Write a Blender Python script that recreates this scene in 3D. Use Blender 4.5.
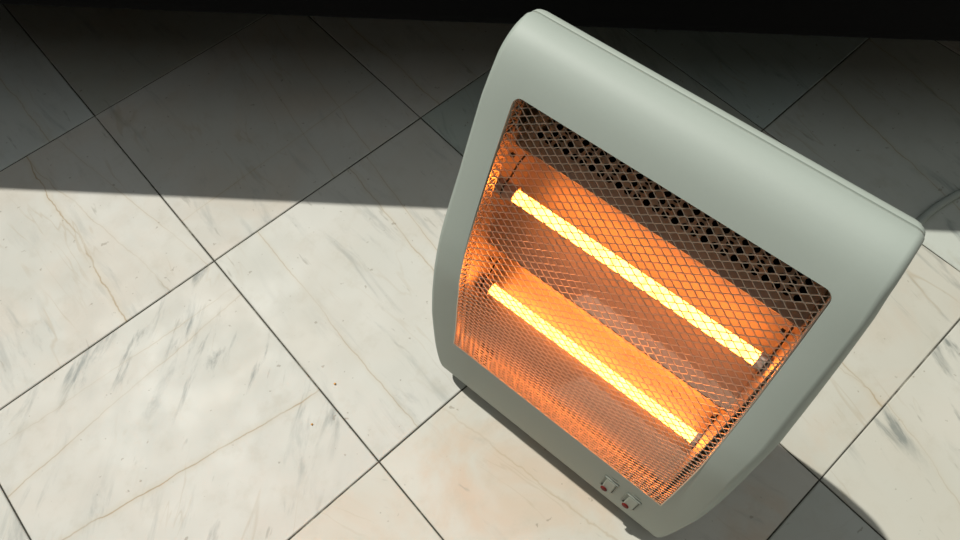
import bpy, bmesh, math, random
from mathutils import Vector, Matrix
for o in list(bpy.data.objects): bpy.data.objects.remove(o, do_unlink=True)
SC = bpy.context.scene
COL = SC.collection
T = 0.3                                    # tile pitch in metres

# ------------------------------------------------------------------ camera
CAM_C = (-0.084261*T, -2.620996*T, 2.352376*T)
RX, RY, RZ = 0.477599, 0.016545, -0.739643
Rm = Matrix.Rotation(RZ, 3, 'Z') @ Matrix.Rotation(RX, 3, 'X') @ Matrix.Rotation(RY, 3, 'Y')
cd = bpy.data.cameras.new('camera')
cam = bpy.data.objects.new('camera', cd); COL.objects.link(cam)
cam.matrix_world = Matrix.Translation(CAM_C) @ Rm.to_4x4()
cd.sensor_width = 36.0; cd.lens = 702.591/960*36.0
cd.clip_start = 0.01; cd.clip_end = 100
SC.camera = cam

# ------------------------------------------------------------------ heater frame
YAW = -1.425337
HO = Vector((0.35*T, -1.909*T, 0.0))
HW = Vector((math.cos(YAW), math.sin(YAW), 0)); HD = Vector((-math.sin(YAW), math.cos(YAW), 0))

# ------------------------------------------------------------------ world, sun, exposure
SUN_EL = math.radians(61.5); SUN_OFF = math.radians(-0.5)
wd = bpy.data.worlds.new('world'); SC.world = wd; wd.use_nodes = True
bg = wd.node_tree.nodes['Background']
bg.inputs[0].default_value = (0.95, 1.0, 1.0, 1); bg.inputs[1].default_value = 0.57
az = HW*math.cos(SUN_OFF) - HD*math.sin(SUN_OFF)
travel = az*math.cos(SUN_EL) + Vector((0, 0, -math.sin(SUN_EL)))
sl = bpy.data.lights.new('sun', 'SUN'); sl.energy = 3.6; sl.angle = math.radians(0.9); sl.color = (1.0, 0.975, 0.90)
so = bpy.data.objects.new('sun', sl); COL.objects.link(so)
so.rotation_euler = travel.to_track_quat('-Z', 'Y').to_euler(); so.location = (0, 0, 3)
vs = SC.view_settings
vs.view_transform = 'Standard'; vs.look = 'None'; vs.gamma = 1.0; vs.exposure = 0.0
try: vs.use_curve_mapping = False
except Exception: pass

# ------------------------------------------------------------------ helpers
def tag(o, label=None, cat=None, group=None, kind=None):
    if label: o['label'] = label
    if cat: o['category'] = cat
    if group: o['group'] = group
    if kind: o['kind'] = kind
    return o

def link(name, me, mat, parent=None, smooth=False):
    o = bpy.data.objects.new(name, me); COL.objects.link(o)
    if mat and not me.materials: me.materials.append(mat)
    if smooth:
        for p in me.polygons: p.use_smooth = True
    if parent: o.parent = parent
    return o

def frombm(name, bm, mat, parent=None, smooth=False, normals=True):
    if normals: bmesh.ops.recalc_face_normals(bm, faces=bm.faces)
    me = bpy.data.meshes.new(name); bm.to_mesh(me); bm.free()
    return link(name, me, mat, parent, smooth)

def bev(o, w, seg=2, ang=40):
    m = o.modifiers.new('bevel', 'BEVEL'); m.width = w; m.segments = seg
    m.limit_method = 'ANGLE'; m.angle_limit = math.radians(ang)
    return o

def box(bm, c, size, rot=None):
    M = Matrix.Translation(c) @ (rot.to_4x4() if rot else Matrix.Identity(4)) @ Matrix.Diagonal((size[0], size[1], size[2], 1))
    return bmesh.ops.create_cube(bm, size=1, matrix=M)['verts']

def tube(bm, pts, r, seg=10, caps=True):
    pts = [Vector(p) for p in pts]
    rr = r if isinstance(r, (list, tuple)) else [r]*len(pts)
    rings = []; up = Vector((0.13, 0.21, 1)).normalized()
    for i, p in enumerate(pts):
        t = (pts[min(i+1, len(pts)-1)] - pts[max(i-1, 0)]).normalized()
        a = t.cross(up)
        if a.length < 1e-4: a = t.cross(Vector((1, 0, 0)))
        a.normalize(); b = t.cross(a)
        rings.append([bm.verts.new(p + rr[i]*(math.cos(2*math.pi*k/seg)*a + math.sin(2*math.pi*k/seg)*b)) for k in range(seg)])
    for A, B in zip(rings, rings[1:]):
        for k in range(seg): bm.faces.new((A[k], A[(k+1) % seg], B[(k+1) % seg], B[k]))
    if caps: bm.faces.new(rings[0][::-1]); bm.faces.new(rings[-1])

def interp(tab, x):
    if x <= tab[0][0]: return tab[0][1]
    for (a, fa), (b, fb) in zip(tab, tab[1:]):
        if x <= b: return fa + (fb-fa)*(x-a)/(b-a)
    return tab[-1][1]

def catmull(P, n):
    out = []
    Q = [2*P[0]-P[1]] + P + [2*P[-1]-P[-2]]
    for i in range(1, len(Q)-2):
        a, b, c, d = Q[i-1:i+3]
        for k in range(n):
            t = k/n
            out.append(0.5*((2*b) + (c-a)*t + (2*a-5*b+4*c-d)*t*t + (3*b-a-3*c+d)*t**3))
    out.append(P[-1]); return out

# ------------------------------------------------------------------ materials
class NT:
    def __init__(s, name):
        s.m = bpy.data.materials.new(name); s.m.use_nodes = True
        s.t = s.m.node_tree; s.b = s.t.nodes['Principled BSDF']; s.out = s.t.nodes['Material Output']
    def n(s, typ, **kw):
        x = s.t.nodes.new(typ)
        for k, v in kw.items(): setattr(x, k, v)
        return x
    def l(s, a, b): s.t.links.new(a, b)
    def put(s, sock, v):
        if hasattr(v, 'is_output') or isinstance(v, bpy.types.NodeSocket): s.l(v, sock)
        else: sock.default_value = v
    def math(s, op, a, b=0.0, c=None, clamp=False):
        x = s.n('ShaderNodeMath', operation=op, use_clamp=clamp)
        s.put(x.inputs[0], a); s.put(x.inputs[1], b)
        if c is not None: s.put(x.inputs[2], c)
        return x.outputs[0]
    def noise(s, vec, scale, detail=4, rough=0.55, dist=0.0):
        x = s.n('ShaderNodeTexNoise')
        if vec is not None: s.l(vec, x.inputs['Vector'])
        x.inputs['Scale'].default_value = scale; x.inputs['Detail'].default_value = detail
        x.inputs['Roughness'].default_value = rough; x.inputs['Distortion'].default_value = dist
        return x.outputs['Fac']
    def ramp(s, fac, lo, hi, a=0.0, b=1.0):
        x = s.n('ShaderNodeMapRange', interpolation_type='SMOOTHSTEP')
        s.put(x.inputs[0], fac); x.inputs[1].default_value = lo; x.inputs[2].default_value = hi
        x.inputs[3].default_value = a; x.inputs[4].default_value = b
        return x.outputs[0]
    def mix(s, fac, a, b):
        x = s.n('ShaderNodeMix', data_type='RGBA')
        s.put(x.inputs[0], fac)
        for k, v in ((6, a), (7, b)):
            if isinstance(v, tuple): x.inputs[k].default_value = (*v, 1) if len(v) == 3 else v
            else: s.l(v, x.inputs[k])
        return x.outputs[2]
    def bump(s, h, strength, dist):
        x = s.n('ShaderNodeBump'); x.inputs['Strength'].default_value = strength; x.inputs['Distance'].default_value = dist
        s.l(h, x.inputs['Height']); s.l(x.outputs[0], s.b.inputs['Normal'])

def simple(name, col, rough=0.5, metal=0.0, nscale=60, namp=0.06, bump=0.0, spec=0.5):
    k = NT(name); tc = k.n('ShaderNodeTexCoord')
    f = k.noise(tc.outputs['Object'], nscale, 4)
    c = k.mix(f, tuple(v*(1-namp) for v in col), tuple(min(1, v*(1+namp)) for v in col))
    k.l(c, k.b.inputs['Base Color']); k.b.inputs['Roughness'].default_value = rough
    k.b.inputs['Metallic'].default_value = metal; k.b.inputs['Specular IOR Level'].default_value = spec
    if bump: k.bump(f, bump, 0.001)
    return k.m

def marble():
    k = NT('polished_marble')
    tc = k.n('ShaderNodeTexCoord'); P = tc.outputs['Object']
    def attr(nm, out='Fac'):
        a = k.n('ShaderNodeAttribute', attribute_type='OBJECT', attribute_name=nm); return a.outputs[out]
    seed = attr('tile_seed', 'Vector')
    va = k.n('ShaderNodeVectorMath', operation='ADD'); k.l(P, va.inputs[0]); k.l(seed, va.inputs[1]); Q = va.outputs[0]
    # streak frame
    vr = k.n('ShaderNodeVectorRotate', rotation_type='Z_AXIS'); k.l(Q, vr.inputs['Vector']); k.l(attr('streak_angle'), vr.inputs['Angle'])
    mp = k.n('ShaderNodeMapping'); mp.inputs['Scale'].default_value = (1.0, 4.5, 1.0); k.l(vr.outputs[0], mp.inputs['Vector']); S = mp.outputs[0]
    big = k.noise(Q, 5, 3, 0.5)
    base = k.mix(k.ramp(big, .35, .65), (0.525, 0.520, 0.472), (0.572, 0.566, 0.523))
    pink = k.math('MULTIPLY', k.ramp(k.noise(Q, 9, 5, 0.6, 0.6), .42, .68), attr('pink'))
    base = k.mix(pink, base, (0.55, 0.44, 0.34))
    # grey green streaks
    g1 = k.ramp(k.noise(S, 9.0, 8, 0.64, 0.55), .53, .72)
    g2 = k.ramp(k.noise(Q, 6.5, 3, 0.5), .36, .60)
    gm = k.math('MULTIPLY', k.math('MULTIPLY', g1, g2), attr('grey'))
    base = k.mix(gm, base, (0.25, 0.265, 0.25))
    g3 = k.math('MULTIPLY', k.ramp(k.noise(S, 3.0, 6, 0.6, 0.3), .48, .72), k.math('MULTIPLY', attr('grey'), 0.35))
    base = k.mix(g3, base, (0.41, 0.42, 0.39))
    # sharp little dark dashes
    d1 = k.ramp(k.noise(S, 19, 3, 0.6, 0.2), .67, .75)
    base = k.mix(k.math('MULTIPLY', d1, 0.55), base, (0.30, 0.29, 0.25))
    # diffuse random tan veins
    wob = k.noise(Q, 7, 5, 0.6); wob2 = k.noise(Q, 40, 3, 0.6)
    wv = k.math('SUBTRACT', k.noise(S, 3.2, 4, 0.55, 0.4), 0.5)
    tv = k.math('SUBTRACT', 1.0, k.ramp(k.math('ABSOLUTE', wv), 0.0, 0.012))
    tv = k.math('MULTIPLY', k.math('MULTIPLY', tv, k.ramp(k.noise(Q, 11, 2), .45, .65)), attr('tan'))
    base = k.mix(k.math('MULTIPLY', tv, 0.55), base, (0.40, 0.33, 0.23))
    # individually placed veins: (cos, sin, offset) and (half width, strength, wander)
    sep = k.n('ShaderNodeSeparateXYZ'); k.l(P, sep.inputs[0])
    for i in (1, 2, 3):
        v = k.n('ShaderNodeSeparateXYZ'); k.l(attr('vein_%d' % i, 'Vector'), v.inputs[0])
        q = k.n('ShaderNodeSeparateXYZ'); k.l(attr('vein_look_%d' % i, 'Vector'), q.inputs[0])
        d = k.math('ADD', k.math('MULTIPLY', sep.outputs[0], v.outputs[0]), k.math('MULTIPLY', sep.outputs[1], v.outputs[1]))
        d = k.math('SUBTRACT', d, v.outputs[2])
        wn = k.math('ADD', k.math('SUBTRACT', wob, 0.5), k.math('MULTIPLY', k.math('SUBTRACT', wob2, 0.5), 0.22))
        d = k.math('ABSOLUTE', k.math('ADD', d, k.math('MULTIPLY', wn, q.outputs[2])))
        core = k.math('SUBTRACT', 1.0, k.math('DIVIDE', d, k.math('ADD', q.outputs[0], 1e-5)), clamp=True)
        halo = k.math('SUBTRACT', 1.0, k.math('DIVIDE', d, k.math('ADD', k.math('MULTIPLY', q.outputs[0], 6.0), 1e-5)), clamp=True)
        st = k.math('MULTIPLY', q.outputs[1], k.ramp(k.noise(Q, 14, 2), .30, .62, .35, 1.0))
        base = k.mix(k.math('MULTIPLY', halo, k.math('MULTIPLY', st, 0.38)), base, (0.49, 0.42, 0.30))
        base = k.mix(k.math('MULTIPLY', core, st), base, (0.32, 0.235, 0.13))
    mott = k.noise(Q, 38, 6, 0.65)
    base = k.mix(k.ramp(mott, .50, .75, 0.0, .34), base, (0.44, 0.41, 0.34))
    # grime specks
    sp = k.ramp(k.noise(Q, 130, 2, 0.5), .715, .76)
    base = k.mix(k.math('MULTIPLY', sp, 0.55), base, (0.25, 0.22, 0.17))
    tone = k.n('ShaderNodeMix', data_type='RGBA', blend_type='MULTIPLY'); tone.inputs[0].default_value = 1
    k.l(base, tone.inputs[6]); k.l(attr('tone', 'Color'), tone.inputs[7])
    k.l(tone.outputs[2], k.b.inputs['Base Color'])
    k.l(k.ramp(k.noise(Q, 25, 4), .3, .7, .42, .55), k.b.inputs['Roughness'])
    k.b.inputs['Specular IOR Level'].default_value = 0.2
    k.bump(k.noise(Q, 60, 4), 0.05, 0.001)
    return k.m

def emitter(name, col, strength, scale):
    k = NT(name); tc = k.n('ShaderNodeTexCoord')
    mp = k.n('ShaderNodeMapping'); mp.inputs['Scale'].default_value = (1, .25, .25); k.l(tc.outputs['Object'], mp.inputs[0])
    f = k.noise(mp.outputs[0], scale, 3, 0.6)
    e = k.n('ShaderNodeEmission'); e.inputs[0].default_value = (*col, 1)
    k.l(k.ramp(f, .3, .7, strength*0.65, strength*1.3), e.inputs[1]); k.l(e.outputs[0], k.out.inputs[0])
    return k.m

def grout():
    k = NT('dirty_grout'); P = k.n('ShaderNodeTexCoord').outputs['Object']
    c = k.mix(k.ramp(k.noise(P, 14, 5, 0.65), .50, .66), (0.045, 0.045, 0.035), (0.27, 0.26, 0.21))
    c = k.mix(k.ramp(k.noise(P, 160, 2), .45, .7), c, (0.06, 0.055, 0.04))
    k.l(c, k.b.inputs['Base Color']); k.b.inputs['Roughness'].default_value = 0.95
    return k.m

M = dict(
    marble=marble(),
    grout=grout(),
    shell=simple('pale_green_grey_plastic', (0.365, 0.412, 0.370), 0.55, 0, 400, 0.02, 0.03),
    back=simple('pale_plastic_back', (0.37, 0.415, 0.37), 0.55, 0, 400, 0.02, 0.03),
    foot=simple('dark_rubber', (0.05, 0.05, 0.05), 0.8),
    wire=simple('bright_steel_mesh', (0.62, 0.52, 0.42), 0.40, 0.9, 80, 0.08),
    alu=simple('brushed_aluminium', (0.42, 0.36, 0.29), 0.50, 1.0, 30, 0.08),
    plate=simple('galvanised_plate', (0.42, 0.42, 0.43), 0.42, 0.9, 25, 0.15),
    ceramic=simple('sooted_ceramic', (0.42, 0.34, 0.28), 0.6, 0, 80, 0.2),
    hole_shade=simple('hole_shade_black', (0.008, 0.007, 0.007), 1.0, 0, 60, 0.2, 0, 0.02),  # near-black standing in for the shade inside the vent holes
    dark=simple('black_clip', (0.02, 0.018, 0.016), 0.6),
    glow=emitter('glowing_quartz', (1.0, 0.25, 0.036), 18, 300),
    sw=simple('switch_plastic', (0.36, 0.39, 0.335), 0.5, 0, 200, 0.03),
    swf=simple('switch_frame_plastic', (0.24, 0.26, 0.22), 0.5, 0, 200, 0.03),
    red=simple('red_lens', (0.13, 0.005, 0.004), 0.55, 0, 100, 0.1, 0, 0.2),
    cord=simple('grey_cord', (0.36, 0.40, 0.36), 0.5, 0, 100, 0.06),
    leather=simple('black_leather', (0.003, 0.003, 0.0035), 0.75, 0, 220, 0.2, 0.25, 0.06),
    thread=simple('dark_thread', (0.045, 0.035, 0.02), 0.8),
    legm=simple('black_metal', (0.01, 0.01, 0.01), 0.5),
    wall=simple('added_wall_brown', (0.15, 0.135, 0.12), 0.9, 0, 8, 0.1),  # only for the added walls out of view
    crumb=simple('orange_crumb', (0.55, 0.27, 0.06), 0.8),
)

# ------------------------------------------------------------------ floor: grout bed and marble tiles
bm = bmesh.new(); box(bm, (0.45, -0.6, -0.0113), (5.2, 5.2, 0.02))
floor = tag(frombm('floor', bm, M['grout']), 'pale veined marble tile floor laid diagonally with thin dark joints', kind='structure')
IOFF = {0: .01843, 1: -.02171, 2: -.00221, 3: .00549}
JOFF = {-1: .00525, 0: -.02046, 1: .00571, 2: .02119, 3: -.0117}
def gi(i): return (i + IOFF.get(i, 0))*T
def gj(j): return (j + JOFF.get(j, 0))*T
_tile = {}
def tile_mesh(sx, sy):
    key = (round(sx, 4), round(sy, 4))
    if key in _tile: return _tile[key]
    bm = bmesh.new(); hx, hy, c, h = sx/2, sy/2, 0.0009, 0.010
    lo = [bm.verts.new((x, y, -h)) for x, y in ((-hx, -hy), (hx, -hy), (hx, hy), (-hx, hy))]
    mi = [bm.verts.new((x, y, -c*0.7)) for x, y in ((-hx, -hy), (hx, -hy), (hx, hy), (-hx, hy))]
    tp = [bm.verts.new((x, y, 0)) for x, y in ((-hx+c, -hy+c), (hx-c, -hy+c), (hx-c, hy-c), (-hx+c, hy-c))]
    for A, B in ((lo, mi), (mi, tp)):
        for k in range(4): bm.faces.new((A[k], A[(k+1) % 4], B[(k+1) % 4], B[k]))
    bm.faces.new(tp); bm.faces.new(lo[::-1])
    bmesh.ops.recalc_face_normals(bm, faces=bm.faces)
    me = bpy.data.meshes.new('tile'); bm.to_mesh(me); bm.free(); me.materials.append(M['marble'])
    _tile[key] = me; return me

# pixel -> floor, only used to note where veins of the real tiles run on the floor
def px(x, y, z=0.0):
    d = Rm @ Vector(((x-480)/702.591, -(y-270)/702.591, -1)); c = Vector(CAM_C)
    return c + d*((z-c.z)/d.z)
# tile (i, j) -> look; on some tiles tone also carries painted light
ST = lambda a, b: None
LOOK = {
    (0, -1): dict(grey=.55, tan=.7, pink=.25, dirpx=((40, 180), (127, 320)), veins=[((40, 178), (128, 322), .0013, .95, .030), ((68, 196), (150, 272), .0009, .45, .03), ((150, 216), (207, 264), .0008, .4, .012)]),
    (0, 0): dict(grey=.5, tan=.7, pink=.3, dirpx=((240, 40), (340, 170)), veins=[((195, 212), (297, 138), .0006, .55, .006), ((235, 35), (330, 170), .0007, .5, .02), ((310, 70), (380, 165), .0007, .5, .02)]),
    (1, 0): dict(grey=.45, tan=.35, pink=.12, dirpx=((257, 230), (360, 350)), veins=[((258, 232), (363, 360), .0009, .55, .016), ((357, 180), (432, 268), .0011, .6, .02), ((383, 180), (434, 246), .0008, .55, .01)]),
    (1, -1): dict(grey=1.2, tan=.5, pink=.15, dirpx=((85, 480), (108, 415)), veins=[((67, 538), (320, 388), .0011, .85, .018), ((10, 492), (127, 393), .0010, .6, .02), ((0, 445), (75, 395), .0008, .4, .02)]),
    (2, 0): dict(grey=.35, tan=.6, pink=.75, dirpx=((430, 430), (560, 520)), veins=[((430, 400), (560, 500), .0014, .35, .04)], tone=(1.0, .985, .96)),
    (2, -1): dict(grey=.2, tan=.4, pink=.45, dirpx=((330, 500), (400, 530)), tone=(1, .985, .96)),
    (2, 1): dict(grey=.6, tan=.8, pink=.45, dirpx=((845, 365), (885, 410)), veins=[((846, 366), (884, 408), .0012, .6, .03), ((800, 330), (900, 420), .0010, .35, .05)], tone=(.90, .89, .85)),  # tone: darkening towards the frame edge, put into the stone colour
    (3, 1): dict(grey=1.6, tan=.5, pink=.1, tone=(.93, .93, .90), dirpx=((890, 440), (945, 520)), veins=[((885, 400), (960, 505), .0009, .45, .03)]),  # tone: edge falloff of the lens painted in
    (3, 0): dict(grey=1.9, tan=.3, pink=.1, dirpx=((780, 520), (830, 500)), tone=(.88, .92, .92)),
    (2, 2): dict(grey=.8, tan=.7, pink=.08, tone=(.84, .90, .89), dirpx=((895, 60), (950, 105)), veins=[((895, 148), (946, 198), .0011, .8, .02), ((880, 45), (955, 108), .0009, .6, .03)]),  # tone: edge falloff and bluish light painted into the stone
    (1, 2): dict(grey=.9, tan=.8, pink=.02, dirpx=((895, 60), (950, 105)), tone=(.78, .92, .95)),  # tone: bluish light from the right painted into the tile
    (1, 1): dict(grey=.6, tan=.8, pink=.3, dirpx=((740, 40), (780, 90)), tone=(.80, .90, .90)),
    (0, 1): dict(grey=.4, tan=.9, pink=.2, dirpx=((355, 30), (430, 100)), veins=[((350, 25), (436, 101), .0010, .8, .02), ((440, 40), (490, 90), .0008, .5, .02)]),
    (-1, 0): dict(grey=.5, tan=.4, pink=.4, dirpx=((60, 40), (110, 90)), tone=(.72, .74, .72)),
    (-1, -1): dict(grey=.5, tan=.6, pink=.1, dirpx=((0, 70), (50, 130)), veins=[((0, 75), (52, 138), .0012, .6, .03)], tone=(.94, 1.0, 1.04)),  # tone: bluish sky light put into the tile colour
    (0, -2): dict(grey=.5, tan=.3, pink=.2),
}
random.seed(4)
for i in range(-7, 9):
    for j in range(-6, 10):
        x0, x1 = gj(j), gj(j+1); y1, y0 = -gi(i), -gi(i+1)
        gap = 0.0016
        o = link('marble_tile', tile_mesh(x1-x0-gap, y1-y0-gap), None, floor)
        o.location = ((x0+x1)/2, (y0+y1)/2, random.uniform(-.0003, .0002))
        o.rotation_euler = (0, 0, random.uniform(-.0016, .0016))
        L = LOOK.get((i, j), {})
        r = random.Random(i*131+j*17+5)
        o['tile_seed'] = (r.uniform(-9, 9), r.uniform(-9, 9), r.uniform(-9, 9))
        cx, cy = o.location.x, o.location.y
        if 'dirpx' in L:
            a, b = px(*L['dirpx'][0]), px(*L['dirpx'][1]); ang = -math.atan2(b.y-a.y, b.x-a.x)
        else: ang = r.uniform(0, 3.14)
        o['streak_angle'] = float(ang)
        o['grey'] = float(L.get('grey', r.uniform(.3, .9))); o['tan'] = float(L.get('tan', r.uniform(.3, .9)))
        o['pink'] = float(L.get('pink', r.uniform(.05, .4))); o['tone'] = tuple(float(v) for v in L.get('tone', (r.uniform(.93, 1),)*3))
        vv = L.get('veins', [])
        for k in range(3):
            if k < len(vv):
                a, b, wd_, st, wn = vv[k]; a = px(*a); b = px(*b)
                t = (b-a).normalized(); n = (-t.y, t.x); m = (a+b)/2
                o['vein_%d' % (k+1)] = (n[0], n[1], (m.x-cx)*n[0]+(m.y-cy)*n[1]); o['vein_look_%d' % (k+1)] = (wd_, st, wn)
            else:
                o['vein_%d' % (k+1)] = (1.0, 0.0, 5.0); o['vein_look_%d' % (k+1)] = (.0005, 0.0, 0.01)

# ------------------------------------------------------------------ black leather sofa along the top of the view
EA = Vector((-0.1483, -0.0352, 0)); EB = Vector((0.6532, -0.8425, 0))          # edge of its shadow on the floor
ED = (EB-EA).normalized(); EN = Vector((0.70965, 0.70455, 0))
SOFA_PERP, SOFA_BOT = 0.115, 0.186
SOFA_TOP = SOFA_PERP/(-az.dot(EN))*math.tan(SUN_EL) + 0.012
mid = (px(20, 192)+px(985, 231))/2; mid = EA + ED*((mid-EA).dot(ED))
so_o = bpy.data.objects.new('sofa', None); COL.objects.link(so_o)
so_o.location = mid + EN*SOFA_PERP - ED*0.33; so_o.rotation_euler = (0, 0, math.atan2(ED.y, ED.x) - math.radians(0.3))
tag(so_o, 'black leather sofa standing behind the heater at the top edge', 'sofa')
SW = 2.10                                               # local x along the front, y away from the camera
def cushion(name, c, s, r, parent, seg=5):
    bm = bmesh.new(); box(bm, c, s)
    bmesh.ops.bevel(bm, geom=list(bm.edges), offset=r, segments=seg, profile=0.5, affect='EDGES')
    return frombm(name, bm, M['leather'], parent, smooth=True)
BT = (SOFA_BOT+SOFA_TOP)/2
base = cushion('base', (0, 0.40, (SOFA_BOT+BT)/2), (SW, 0.80, BT-SOFA_BOT), 0.018, so_o)
for v in base.data.vertices:                            # the lower edge sags towards the right end
    if v.co.z < SOFA_BOT+0.025: v.co.z -= 0.005 + 0.014*(v.co.x/SW+0.5)
bm = bmesh.new()
for dy in (-.004, .004):
    for k in range(14):
        x = SW/2-0.20+dy*1.2; z = SOFA_BOT+0.020+k*0.005
        if z < BT-0.02: tube(bm, [(x, -0.0006, z), (x, -0.0006, z+0.003)], 0.0006, 5)
frombm('seam_stitching', bm, M['thread'], base)
cushion('seat_cushion', (0, 0.345, (BT+SOFA_TOP)/2), (SW, 0.69, SOFA_TOP-BT), 0.022, so_o)
for sx in (-1, 1): cushion('back_cushion', (sx*SW/4, 0.60, SOFA_TOP+0.17), (SW/2-0.006, 0.18, 0.34), 0.05, so_o)
cushion('backrest', (0, 0.745, (SOFA_BOT+0.82)/2), (SW, 0.11, 0.82-SOFA_BOT), 0.03, so_o)
for sx in (-1, 1):
    for sy in (0.16, 0.70):
        bm = bmesh.new(); tube(bm, [(sx*(SW/2-0.05), sy, 0), (sx*(SW/2-0.05), sy, SOFA_BOT+0.01)], [0.017, 0.026], 16)
        frombm('leg', bm, M['legm'], so_o)

# ------------------------------------------------------------------ unseen walls, added so the floor darkens towards the sofa
def added_wall(name, e0, n0, e1, n1, label):
    a = EA + ED*e0 + EN*n0; b = EA + ED*e1 + EN*n1; d = b-a
    bm = bmesh.new(); box(bm, ((a.x+b.x)/2, (a.y+b.y)/2, 1.2), (d.length, 0.12, 2.4), Matrix.Rotation(math.atan2(d.y, d.x), 3, 'Z'))
    tag(frombm(name, bm, M['wall']), label, kind='structure')
added_wall('added_wall_front', -1.5, -1.66, 2.5, -1.66, 'unseen brown wall behind the photographer, added to block low sky light')
added_wall('added_wall_back', -1.5, 1.10, 2.5, 1.10, 'unseen brown wall behind the sofa, added to block low sky light')
added_wall('added_wall_left', -1.40, -1.60, -1.40, 1.04, 'unseen brown wall left of the sofa, added to block low sky light')
added_wall('added_wall_right', 2.40, -1.60, 2.40, 1.04, 'unseen brown wall right of the heater, added to block low sky light')

# ------------------------------------------------------------------ quartz heater
H = bpy.data.objects.new('quartz_heater', None); COL.objects.link(H)
H.location = HO; H.rotation_euler = (0, 0, YAW)
tag(H, 'pale grey-green electric quartz heater with two glowing orange tubes behind mesh grille', 'heater')

# side profile (depth, height) of the front shell, bottom to top
PF = [(.018, .0125), (.004, .0135), (-.0035, .022), (-.0066, .047), (-.0076, .092), (-.0056, .170), (-.0013, .237), (.0051, .267), (.0136, .2906),
      (.0318, .3302), (.0475, .3609), (.0610, .3858), (.0712, .4008), (.0790, .4085), (.0875, .4134), (.0960, .4147), (.1015, .4144), (.1031, .4138), (.1036, .4126)]
PROF = catmull([Vector(p) for p in PF], 6)
ARC = [0.0]
for a, b in zip(PROF, PROF[1:]): ARC.append(ARC[-1] + (b-a).length)
def pat(a):
    if a <= 0: k = 0
    else:
        k = 0
        while k < len(ARC)-2 and ARC[k+1] < a: k += 1
    t = (a-ARC[k])/(ARC[k+1]-ARC[k]); p = PROF[k].lerp(PROF[k+1], t)
    lo, hi = max(k-2, 0), min(k+3, len(PROF)-1)
    d = (PROF[hi]-PROF[lo]).normalized()
    return p, Vector((-d.y, d.x))                      # outward normal (towards the front / up)
def arc_of_z(z):                                       # first crossing on the front
    for k in range(len(PROF)-1):
        if k > 8 and PROF[k].y <= z <= PROF[k+1].y: return ARC[k] + (ARC[k+1]-ARC[k])*(z-PROF[k].y)/max(1e-9, PROF[k+1].y-PROF[k].y)
SR = [(0, .2607), (.05, .2620), (.15, .2635), (.24, .2632), (.29, .2618), (.33, .2584), (.36, .2548), (.385, .2515), (.40, .2485), (.415, .2462)]
SL_ = [(0, -.0030), (.03, -.0032), (.10, -.0030), (.24, -.0005), (.30, .0006), (.38, .0020), (.415, .0048)]
def sleft(z): return interp(SL_, z)
def sright(z): return interp(SR, z)
OL_ = [(.13, .0245), (.17, .0280), (.235, .0308), (.30, .0292), (.39, .0272)]
def oleft(z): return interp(OL_, z)
OR_ = [(.13, .2380), (.18, .2374), (.24, .2363), (.3187, .2334), (.36, .2310), (.39, .2290)]
def oright(z): return interp(OR_, z)
A0, A1 = arc_of_z(.1345), arc_of_z(.3900)
def surf(s, a, off=0.0):
    p, n = pat(a); q = p - n*off
    return Vector((s, q.x, q.y))

# --- front shell: skin with fillets on both sides, a rounded-corner opening and its lip
NA = 96
rows = sorted(set([ARC[-1]*k/NA for k in range(NA+1)] + [A0, A1]))
rows = [r for k, r in enumerate(rows) if k == 0 or r-rows[k-1] > 1e-4 or r in (A0, A1)]
DPART = .1038
FS = 7
bm = bmesh.new(); grid = []
for a in rows:
    p, n = pat(a); z = p.y; sl_, sr_ = sleft(z), sright(z)
    r = interp([(0, .005), (.16, .006), (.20, .012), (.25, .030), (.33, .032), (.385, .017), (.405, .007), (.42, .006)], z)   # depth of the side rounding
    rs = interp([(0, .005), (.16, .005), (.25, .010), (.33, .009), (.38, .006), (.42, .005)], z)                                            # and its width
    row = []
    def P(s, off): q = p - n*off; return bm.verts.new((s, q.x, q.y))
    if p.x > .085: n = n.lerp(Vector((0, 1)), min(1.0, (p.x-.085)/.008)).normalized()
    e = p - n*r
    bk = max(DPART, e.x)
    row.append(bm.verts.new((sl_, bk, e.y)))
    for k in range(FS+1):
        f = math.pi/2*k/FS; row.append(P(sl_ + rs*(1-math.cos(f)), r*(1-math.sin(f))))
    ol, orr = oleft(z), oright(z)
    row.append(P(ol, 0))
    for k in range(1, 8): row.append(P(ol + (orr-ol)*k/8, 0))
    row.append(P(orr, 0))
    for k in range(FS, -1, -1):
        f = math.pi/2*k/FS; row.append(P(sr_ - rs*(1-math.cos(f)), r*(1-math.sin(f))))
    row.append(bm.verts.new((sr_, bk, e.y)))
    grid.append(row)
CL = FS+2; CR = CL+8                                   # column indices of the opening edges
ia, ib = rows.index(A0), rows.index(A1)
for i in range(len(rows)-1):
    for c in range(len(grid[0])-1):
        if ia <= i < ib and CL <= c < CR: continue
        v = [grid[i][c], grid[i][c+1], grid[i+1][c+1], grid[i+1][c]]
        try: bm.faces.new(v)
        except ValueError: pass
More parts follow.
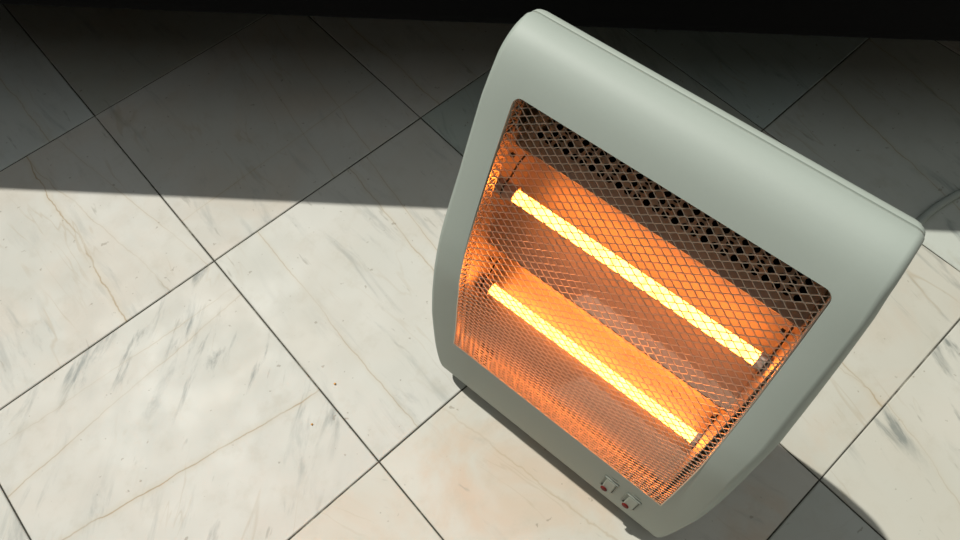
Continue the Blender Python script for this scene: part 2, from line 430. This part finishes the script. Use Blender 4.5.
# rounded opening outline in (s, a)
RC = .0055
def zof(a): return pat(a)[0].y
outline = []
def corner(sgn_s, sgn_a):
    a_e = A0 if sgn_a < 0 else A1; ac = a_e - sgn_a*RC; pts = []
    for k in range(7):
        f = math.pi/2*k/6
        aa = ac + sgn_a*RC*math.sin(f); edge = oleft(zof(aa)) if sgn_s < 0 else oright(zof(aa))
        pts.append((edge - sgn_s*RC*(1-math.cos(f)), aa))
    return pts
bl, br, tr, tl = corner(-1, -1), corner(1, -1), corner(1, 1), corner(-1, 1)
for pts, ss, aa in ((bl, -1, A0), (br, 1, A0), (tr, 1, A1), (tl, -1, A1)):     # fill the corner web
    cz = zof(aa); cv = bm.verts.new(surf(oleft(cz) if ss < 0 else oright(cz), aa))
    vs_ = [bm.verts.new(surf(*q)) for q in pts]
    for u, v in zip(vs_, vs_[1:]): bm.faces.new((cv, u, v))
NV = 40
side_l = [(oleft(zof(a)), a) for a in [A1-RC + (A0-A1+2*RC)*k/NV for k in range(1, NV)]]
side_r = [(oright(zof(a)), a) for a in [A0+RC + (A1-A0-2*RC)*k/NV for k in range(1, NV)]]
outline = bl + br[::-1] + side_r + tr + tl[::-1] + side_l
prev = None; first = None
for s, a in outline:
    ring = [bm.verts.new(surf(s, a)), bm.verts.new(surf(s, a, .0030 if a > A1-.004 or (s < .1 and a > A0+.02) else .0002))]
    if prev: bm.faces.new((prev[0], ring[0], ring[1], prev[1]))
    else: first = ring
    prev = ring
bm.faces.new((prev[0], first[0], first[1], prev[1]))
bmesh.ops.remove_doubles(bm, verts=bm.verts, dist=1e-5)
sh = frombm('front_shell', bm, M['shell'], H, smooth=True)
es = sh.modifiers.new('edge', 'EDGE_SPLIT'); es.split_angle = math.radians(50)

# --- back shell: rounded box closing the rear
PB = [(.0980, .4098), (.1020, .4112), (.1040, .4126), (.1047, .4136), (.1080, .4128), (.1112, .4096), (.1134, .4050), (.1160, .395), (.126, .360), (.143, .30), (.150, .22), (.152, .12), (.150, .04), (.143, .018), (.130, .0125), (.10, .0125), (.018, .0125)]
bm = bmesh.new(); pr = None
PBS = catmull([Vector(p) for p in PB], 5)
g = []
for k, p in enumerate(PBS):
    d = (PBS[min(k+1, len(PBS)-1)]-PBS[max(k-1, 0)]).normalized(); n = Vector((-d.y, d.x))   # outward: rear / up
    if n.x < 0 and p.y > .1: n = -n
    z = p.y; r = min(.010, .006+.4*max(0.0, p.x-.1038)) if z > .0126 else .006
    sl_, sr_ = sleft(z)+.0007, sright(z)-.0007; row = []
    cen = Vector((.10, .2)); inn = n if (n.dot(cen-p) > 0) else -n
    if p.x < .1075 and z > .4: inn = Vector((0, -1))
    e = p + inn*r
    row.append(bm.verts.new((sl_, DPART if z > .0126 else e.x, e.y)))
    for q in range(6):
        f = math.pi/2*q/5; w_ = p + inn*(r*(1-math.sin(f))); row.append(bm.verts.new((sl_+r*(1-math.cos(f)), w_.x, w_.y)))
    for q in range(5, -1, -1):
        f = math.pi/2*q/5; w_ = p + inn*(r*(1-math.sin(f))); row.append(bm.verts.new((sr_-r*(1-math.cos(f)), w_.x, w_.y)))
    row.append(bm.verts.new((sr_, DPART if z > .0126 else e.x, e.y)))
    g.append(row)
for A, B in zip(g, g[1:]):
    for c in range(len(A)-1): bm.faces.new((A[c], A[c+1], B[c+1], B[c]))
bmesh.ops.remove_doubles(bm, verts=bm.verts, dist=1e-5)
bk = frombm('back_shell', bm, M['back'], H, smooth=True)
es = bk.modifiers.new('edge', 'EDGE_SPLIT'); es.split_angle = math.radians(50)

# --- feet
for s in (.022, .238):
    bm = bmesh.new(); box(bm, (s, .075, .0065), (.022, .120, .0130)); bev(frombm('foot', bm, M['foot'], H), .003)

# --- expanded-metal grille
PS, PA = .0092, .0055
GO = .0032
WR = .00021
def zz(a): return zof(max(0, min(ARC[-1], a)))
FL = .011                                               # depth of the bent-in rim
gs0, gs1 = .0255, .2375
ncol = 22
PITCH_A = PA/2
segs = []
na = int(round((A1-A0+.004)/PITCH_A)); a_lo = A0+.0006; a_st = (A1-A0+.0014)/na
def gedge(a): z = zz(a); return oleft(z)+.0006, oright(z)-.0006
def gp(u, a, off=0.0):
    e0, e1 = gedge(a); return surf(e0+(e1-e0)*u, a, interp([(A0-.003, -.0006), (A0+.12, .0002), (A1-.05, .0015), (A1, GO)], a)+off)
bm = bmesh.new()
def strand(p, q, w):
    t = (q-p); L_ = t.length
    if L_ < 1e-6: return
    t /= L_; up = Vector((0, -.9, .44)); a = t.cross(up)
    if a.length < .05: a = t.cross(Vector((1, 0, 0)))
    a.normalize(); b = a.cross(t)
    A = [bm.verts.new(p + a*w*x + b*w*1.2*y) for x, y in ((-1, -1), (1, -1), (1, 1), (-1, 1))]
    B = [bm.verts.new(q + a*w*x + b*w*1.2*y) for x, y in ((-1, -1), (1, -1), (1, 1), (-1, 1))]
    for k in range(4): bm.faces.new((A[k], A[(k+1) % 4], B[(k+1) % 4], B[k]))
BOND = .045                                              # bond length as a share of the pitch
for r_ in range(na):
    a, b = a_lo + r_*a_st, a_lo + (r_+1)*a_st
    for c in range(-1, ncol+1):
        c0 = c + .5*(r_ % 2)
        for c1 in (c0-.5, c0+.5):
            sg = BOND if c1 > c0 else -BOND
            u0, u1 = (c0+sg)/ncol, (c1-sg)/ncol
            if -.0001 <= min(u0, u1) and max(u0, u1) <= 1.0001: strand(gp(u0, a), gp(u1, b), WR)
        if BOND <= c0 <= ncol-BOND: strand(gp((c0-BOND)/ncol, a), gp((c0+BOND)/ncol, a), WR*1.35)
# bent-in rims: same weave carried round the left, right and bottom edges
nr = 2
for side in (0, 1):
    u = float(side)
    for r_ in range(0, na-1, 2):
        a, b, c = a_lo + r_*a_st, a_lo + (r_+1)*a_st, a_lo + (r_+2)*a_st
        for m in range(nr):
            o0, o1 = FL*m/nr, FL*(m+1)/nr
            if m % 2 == 0: strand(gp(u, a, o0), gp(u, b, o1), WR*1.4); strand(gp(u, c, o0), gp(u, b, o1), WR*1.4)
            else: strand(gp(u, b, o0), gp(u, a, o1), WR*1.4); strand(gp(u, b, o0), gp(u, c, o1), WR*1.4)
    strand_pts = [gp(float(side), a_lo + k*(A1-A0+.004)/60, 0) for k in range(61)]
    for p, q in zip(strand_pts, strand_pts[1:]): strand(p, q, WR*2)
    strand_pts = [gp(float(side), a_lo + k*(A1-A0+.004)/60, FL) for k in range(61)]
    for p, q in zip(strand_pts, strand_pts[1:]): strand(p, q, WR*1.6)
for c in range(ncol):
    for m in range(2):
        u0, um, u1 = c/ncol, (c+.5)/ncol, (c+1)/ncol; oo, oi = (0, FL/2) if m == 0 else (FL, FL/2)
        strand(gp(u0, a_lo, oo), gp(um, a_lo, oi), WR*1.8); strand(gp(u1, a_lo, oo), gp(um, a_lo, oi), WR*1.8)
for off in (0, FL):
    for c in range(ncol*2): strand(gp(c/(2*ncol), a_lo, off), gp((c+1)/(2*ncol), a_lo, off), WR*1.8)
gr = frombm('grille', bm, M['wire'], H); tag(gr, 'diamond expanded-metal guard mesh')

# --- reflector: two troughs bent from one sheet, with end plates
WL, WRr = .0175, .2310
REF = [(.0785, .3215), (.096, .3125), (.106, .299), (.109, .287), (.1065, .2765), (.098, .266), (.085, .2535), (.070, .2430), (.0485, .2300),
       (.0485, .2288), (.066, .2135), (.0755, .197), (.0775, .183), (.0748, .1735), (.0695, .1665), (.060, .1600), (.044, .1515), (.010, .1320)]
def sheet(name, poly, mat, par, smooth=True):
    bm = bmesh.new(); rows_ = [[bm.verts.new((WL+(WRr-WL)*k/6, d, z)) for k in range(7)] for d, z in poly]
    for A, B in zip(rows_, rows_[1:]):
        for k in range(6): bm.faces.new((A[k], A[k+1], B[k+1], B[k]))
    o = frombm(name, bm, mat, par, smooth)
    m = o.modifiers.new('thick', 'SOLIDIFY'); m.thickness = .0005; m.offset = 0
    e = o.modifiers.new('edge', 'EDGE_SPLIT'); e.split_angle = math.radians(60)
    return o
r1 = sheet('reflector', REF[:9], M['alu'], H); r2 = sheet('reflector', REF[9:], M['alu'], H)
for s in (WL, WRr):
    bm = bmesh.new(); fr = []
    for k in range(31):
        p, n = pat(arc_of_z(.105)+(arc_of_z(.352)-arc_of_z(.105))*k/30); q = p-n*(.026 if s == WL else .013); fr.append(q)
    pts = [(q.x, q.y) for q in fr] + [(.111, .327), (.111, .12), (.09, .103)]
    A = [bm.verts.new((s, x, y)) for x, y in pts]; bm.faces.new(A)
    o = frombm('end_plate', bm, M['alu'], H); m = o.modifiers.new('thick', 'SOLIDIFY'); m.thickness = .0008; m.offset = 0

# --- perforated vent plate above the upper trough
bm = bmesh.new()
d0, d1 = Vector((.0785, .3222)), Vector((.1215, .3300))
def vp(s, t): q = d0.lerp(d1, t); return (s, q.x, q.y)
t_solid = .26
v = [bm.verts.new(vp(WL, 0)), bm.verts.new(vp(WRr, 0)), bm.verts.new(vp(WRr, t_solid)), bm.verts.new(vp(WL, t_solid))]; bm.faces.new(v)
nh, nrw = 30, 5
dt = (1-t_solid)/nrw; ds = (WRr-WL)/nh; dl = (d1-d0).length
for r_ in range(nrw):
    for c in range(nh):
        s_, t_ = WL+ds*(c+.5), t_solid+dt*(r_+.5)
        sq, ci = [], []
        for k in range(8):
            f = 2*math.pi*(k+.5)/8; cx_, cy_ = math.cos(f), math.sin(f); m = max(abs(cx_), abs(cy_))
            qx, qy = cx_/m, cy_/m
            sq.append(bm.verts.new(vp(s_+qx*ds/2, t_+qy*dt/2))); ci.append(bm.verts.new(vp(s_+cx_*.0026, t_+cy_*.0027/dl)))
        if c in (0, nh-1):
            bm.faces.new(sq); bmesh.ops.delete(bm, geom=ci, context='VERTS'); continue
        for k in range(8): bm.faces.new((sq[k], sq[(k+1) % 8], ci[(k+1) % 8], ci[k]))
        # square corners
for r_ in range(nrw):
    for c in range(nh):
        s_, t_ = WL+ds*(c+.5), t_solid+dt*(r_+.5)
        for ax, ay in ((1, 1), (1, -1), (-1, 1), (-1, -1)):
            tn = math.tan(math.pi/8)
            q = [vp(s_+ax*ds/2, t_+ay*dt/2), vp(s_+ax*ds/2*tn, t_+ay*dt/2), vp(s_+ax*ds/2, t_+ay*dt/2*tn)]
            bm.faces.new([bm.verts.new(x) for x in q])
bmesh.ops.remove_doubles(bm, verts=bm.verts, dist=1e-6)
vpz = frombm('vent_plate', bm, M['plate'], H); tag(vpz, 'grey perforated vent plate')
m = vpz.modifiers.new('thick', 'SOLIDIFY'); m.thickness = .0006; m.offset = 0

backing = sheet('dark_backing', [(.0800, .3205), (.0965, .3165), (.1080, .3050), (.1160, .2950), (.1225, .2950), (.1225, .3300)], M['hole_shade'], H)  # black sheet added under the vent plate to paint its holes dark

# --- quartz tubes with ceramic holders, clips and leads
for (d, z, sa, sb) in ((.0630, .2900, .0292, .2262), (.0400, .1725, .0262, .2296)):
    bm = bmesh.new(); rt = .0047
    tube(bm, [(sa, d, z), (sa+.004, d, z), (sb-.004, d, z), (sb, d, z)], [rt*.93, rt, rt, rt*.93], 20)
    q = frombm('quartz_tube', bm, M['glow'], H, smooth=True); tag(q, 'glowing yellow-white quartz tube')
    for x0, x1, sg in ((WL, sa, 1), (sb, WRr, -1)):
        bm = bmesh.new(); tube(bm, [(x0, d, z), (x1+.003*sg if sg > 0 else x1, d, z)] if sg > 0 else [(x0-.003, d, z), (x1, d, z)], .0061, 16)
        hd = frombm('tube_holder', bm, M['ceramic'], H)
        xm = (x0+x1)/2
        bm = bmesh.new(); tube(bm, [(xm, d-.006, z-.004), (xm, d-.007, z+.002), (xm, d-.002, z+.0085), (xm, d+.006, z+.010), (xm, d+.012, z+.016), (xm, d+.022, z+.018)], .0007, 8)
        frombm('spring_clip', bm, M['dark'], hd)
        bm = bmesh.new(); tube(bm, [(x0+sg*.0005, d+.012, z+.024), (x0+sg*.003, d+.012, z+.024)], .0017, 10)
        frombm('screw', bm, M['dark'], hd)

# --- rocker switches with red lenses on the lower front
for s in (.1980, .2203):
    zc = .0870; ac = arc_of_z(zc); p, n = pat(ac)
    zax = Vector((0, (pat(ac+.002)[0]-pat(ac-.002)[0]).x, (pat(ac+.002)[0]-pat(ac-.002)[0]).y)).normalized()
    nn = Vector((0, n.x, n.y)); xx = Vector((1, 0, 0))
    rot = Matrix((xx, -nn, zax)).transposed()           # local x = width, y = into the body, z = up the face
    org = Vector((s, p.x, p.y))
    fo = None
    bm = bmesh.new()
    for cx_, cz_, wx, wz in ((-.0065, 0, .0013, .032), (.0065, 0, .0013, .032), (0, .0153, .0143, .0014), (0, -.0153, .0143, .0014)):
        box(bm, org+rot @ Vector((cx_, -.0002, cz_)), (wx, .0022, wz), rot)
    fo = bev(frombm('rocker_switch', bm, M['swf'], H), .0003)
    bm = bmesh.new(); vsx = box(bm, org+rot @ Vector((.0004, -.0006, 0)), (.0092, .0044, .0270), rot)
    for vv in vsx:                                      # tilt: lower end pushed out
        lc = rot.transposed() @ (vv.co-org)
        if lc.y < -.0025: vv.co += rot @ Vector((0, .0012 if lc.z > 0 else -.0010, 0))
    bev(frombm('rocker', bm, M['sw'], fo), .0008)
    bm = bmesh.new(); bmesh.ops.create_uvsphere(bm, u_segments=16, v_segments=8, radius=1, matrix=Matrix.Translation(org+rot @ Vector((-.0016, -.0038, -.0105))) @ rot.to_4x4() @ Matrix.Diagonal((.0034, .0013, .0050, 1)))
    tag(frombm('indicator_lens', bm, M['red'], fo, smooth=True), 'dark red indicator lens')
    bm = bmesh.new(); box(bm, org+rot @ Vector((.001, -.0002, .0212)), (.0062, .0010, .0016), rot)
    frombm('switch_mark', bm, M['swf'], fo)

# --- power cord leaving the back and lying on the floor
inv = Matrix.Rotation(-YAW, 3, 'Z')
def hl(v): return inv @ (Vector(v)-HO)
fl = [hl(px(x, y, .005)) for x, y in ((880, 270), (900, 244), (920, 221.5), (932, 210.5), (945, 201.5), (960, 193), (990, 182), (1040, 174), (1110, 176))]
cp = [Vector((.165, .150, .060)), Vector((.200, .175, .035))] + [Vector((v.x, v.y, .0050)) for v in fl]
bm = bmesh.new(); tube(bm, catmull(cp, 8), .0046, 12); frombm('power_cord', bm, M['cord'], H, smooth=True)

# ------------------------------------------------------------------ crumbs on the sunlit tiles
for k, ((x, y), lab) in enumerate((((335, 384), 'tiny orange crumb on the sunlit tile, nearer the heater'), ((312, 424.5), 'tiny orange crumb on the sunlit tile, farther from the heater'))):
    bm = bmesh.new(); bmesh.ops.create_icosphere(bm, subdivisions=2, radius=.0012)
    rr = random.Random(k)
    for v in bm.verts: v.co *= rr.uniform(.7, 1.15); v.co.z = v.co.z*.6+.0009
    o = frombm('crumb', bm, M['crumb']); o.location = px(x, y); tag(o, lab, 'crumb', 'crumbs on the floor')
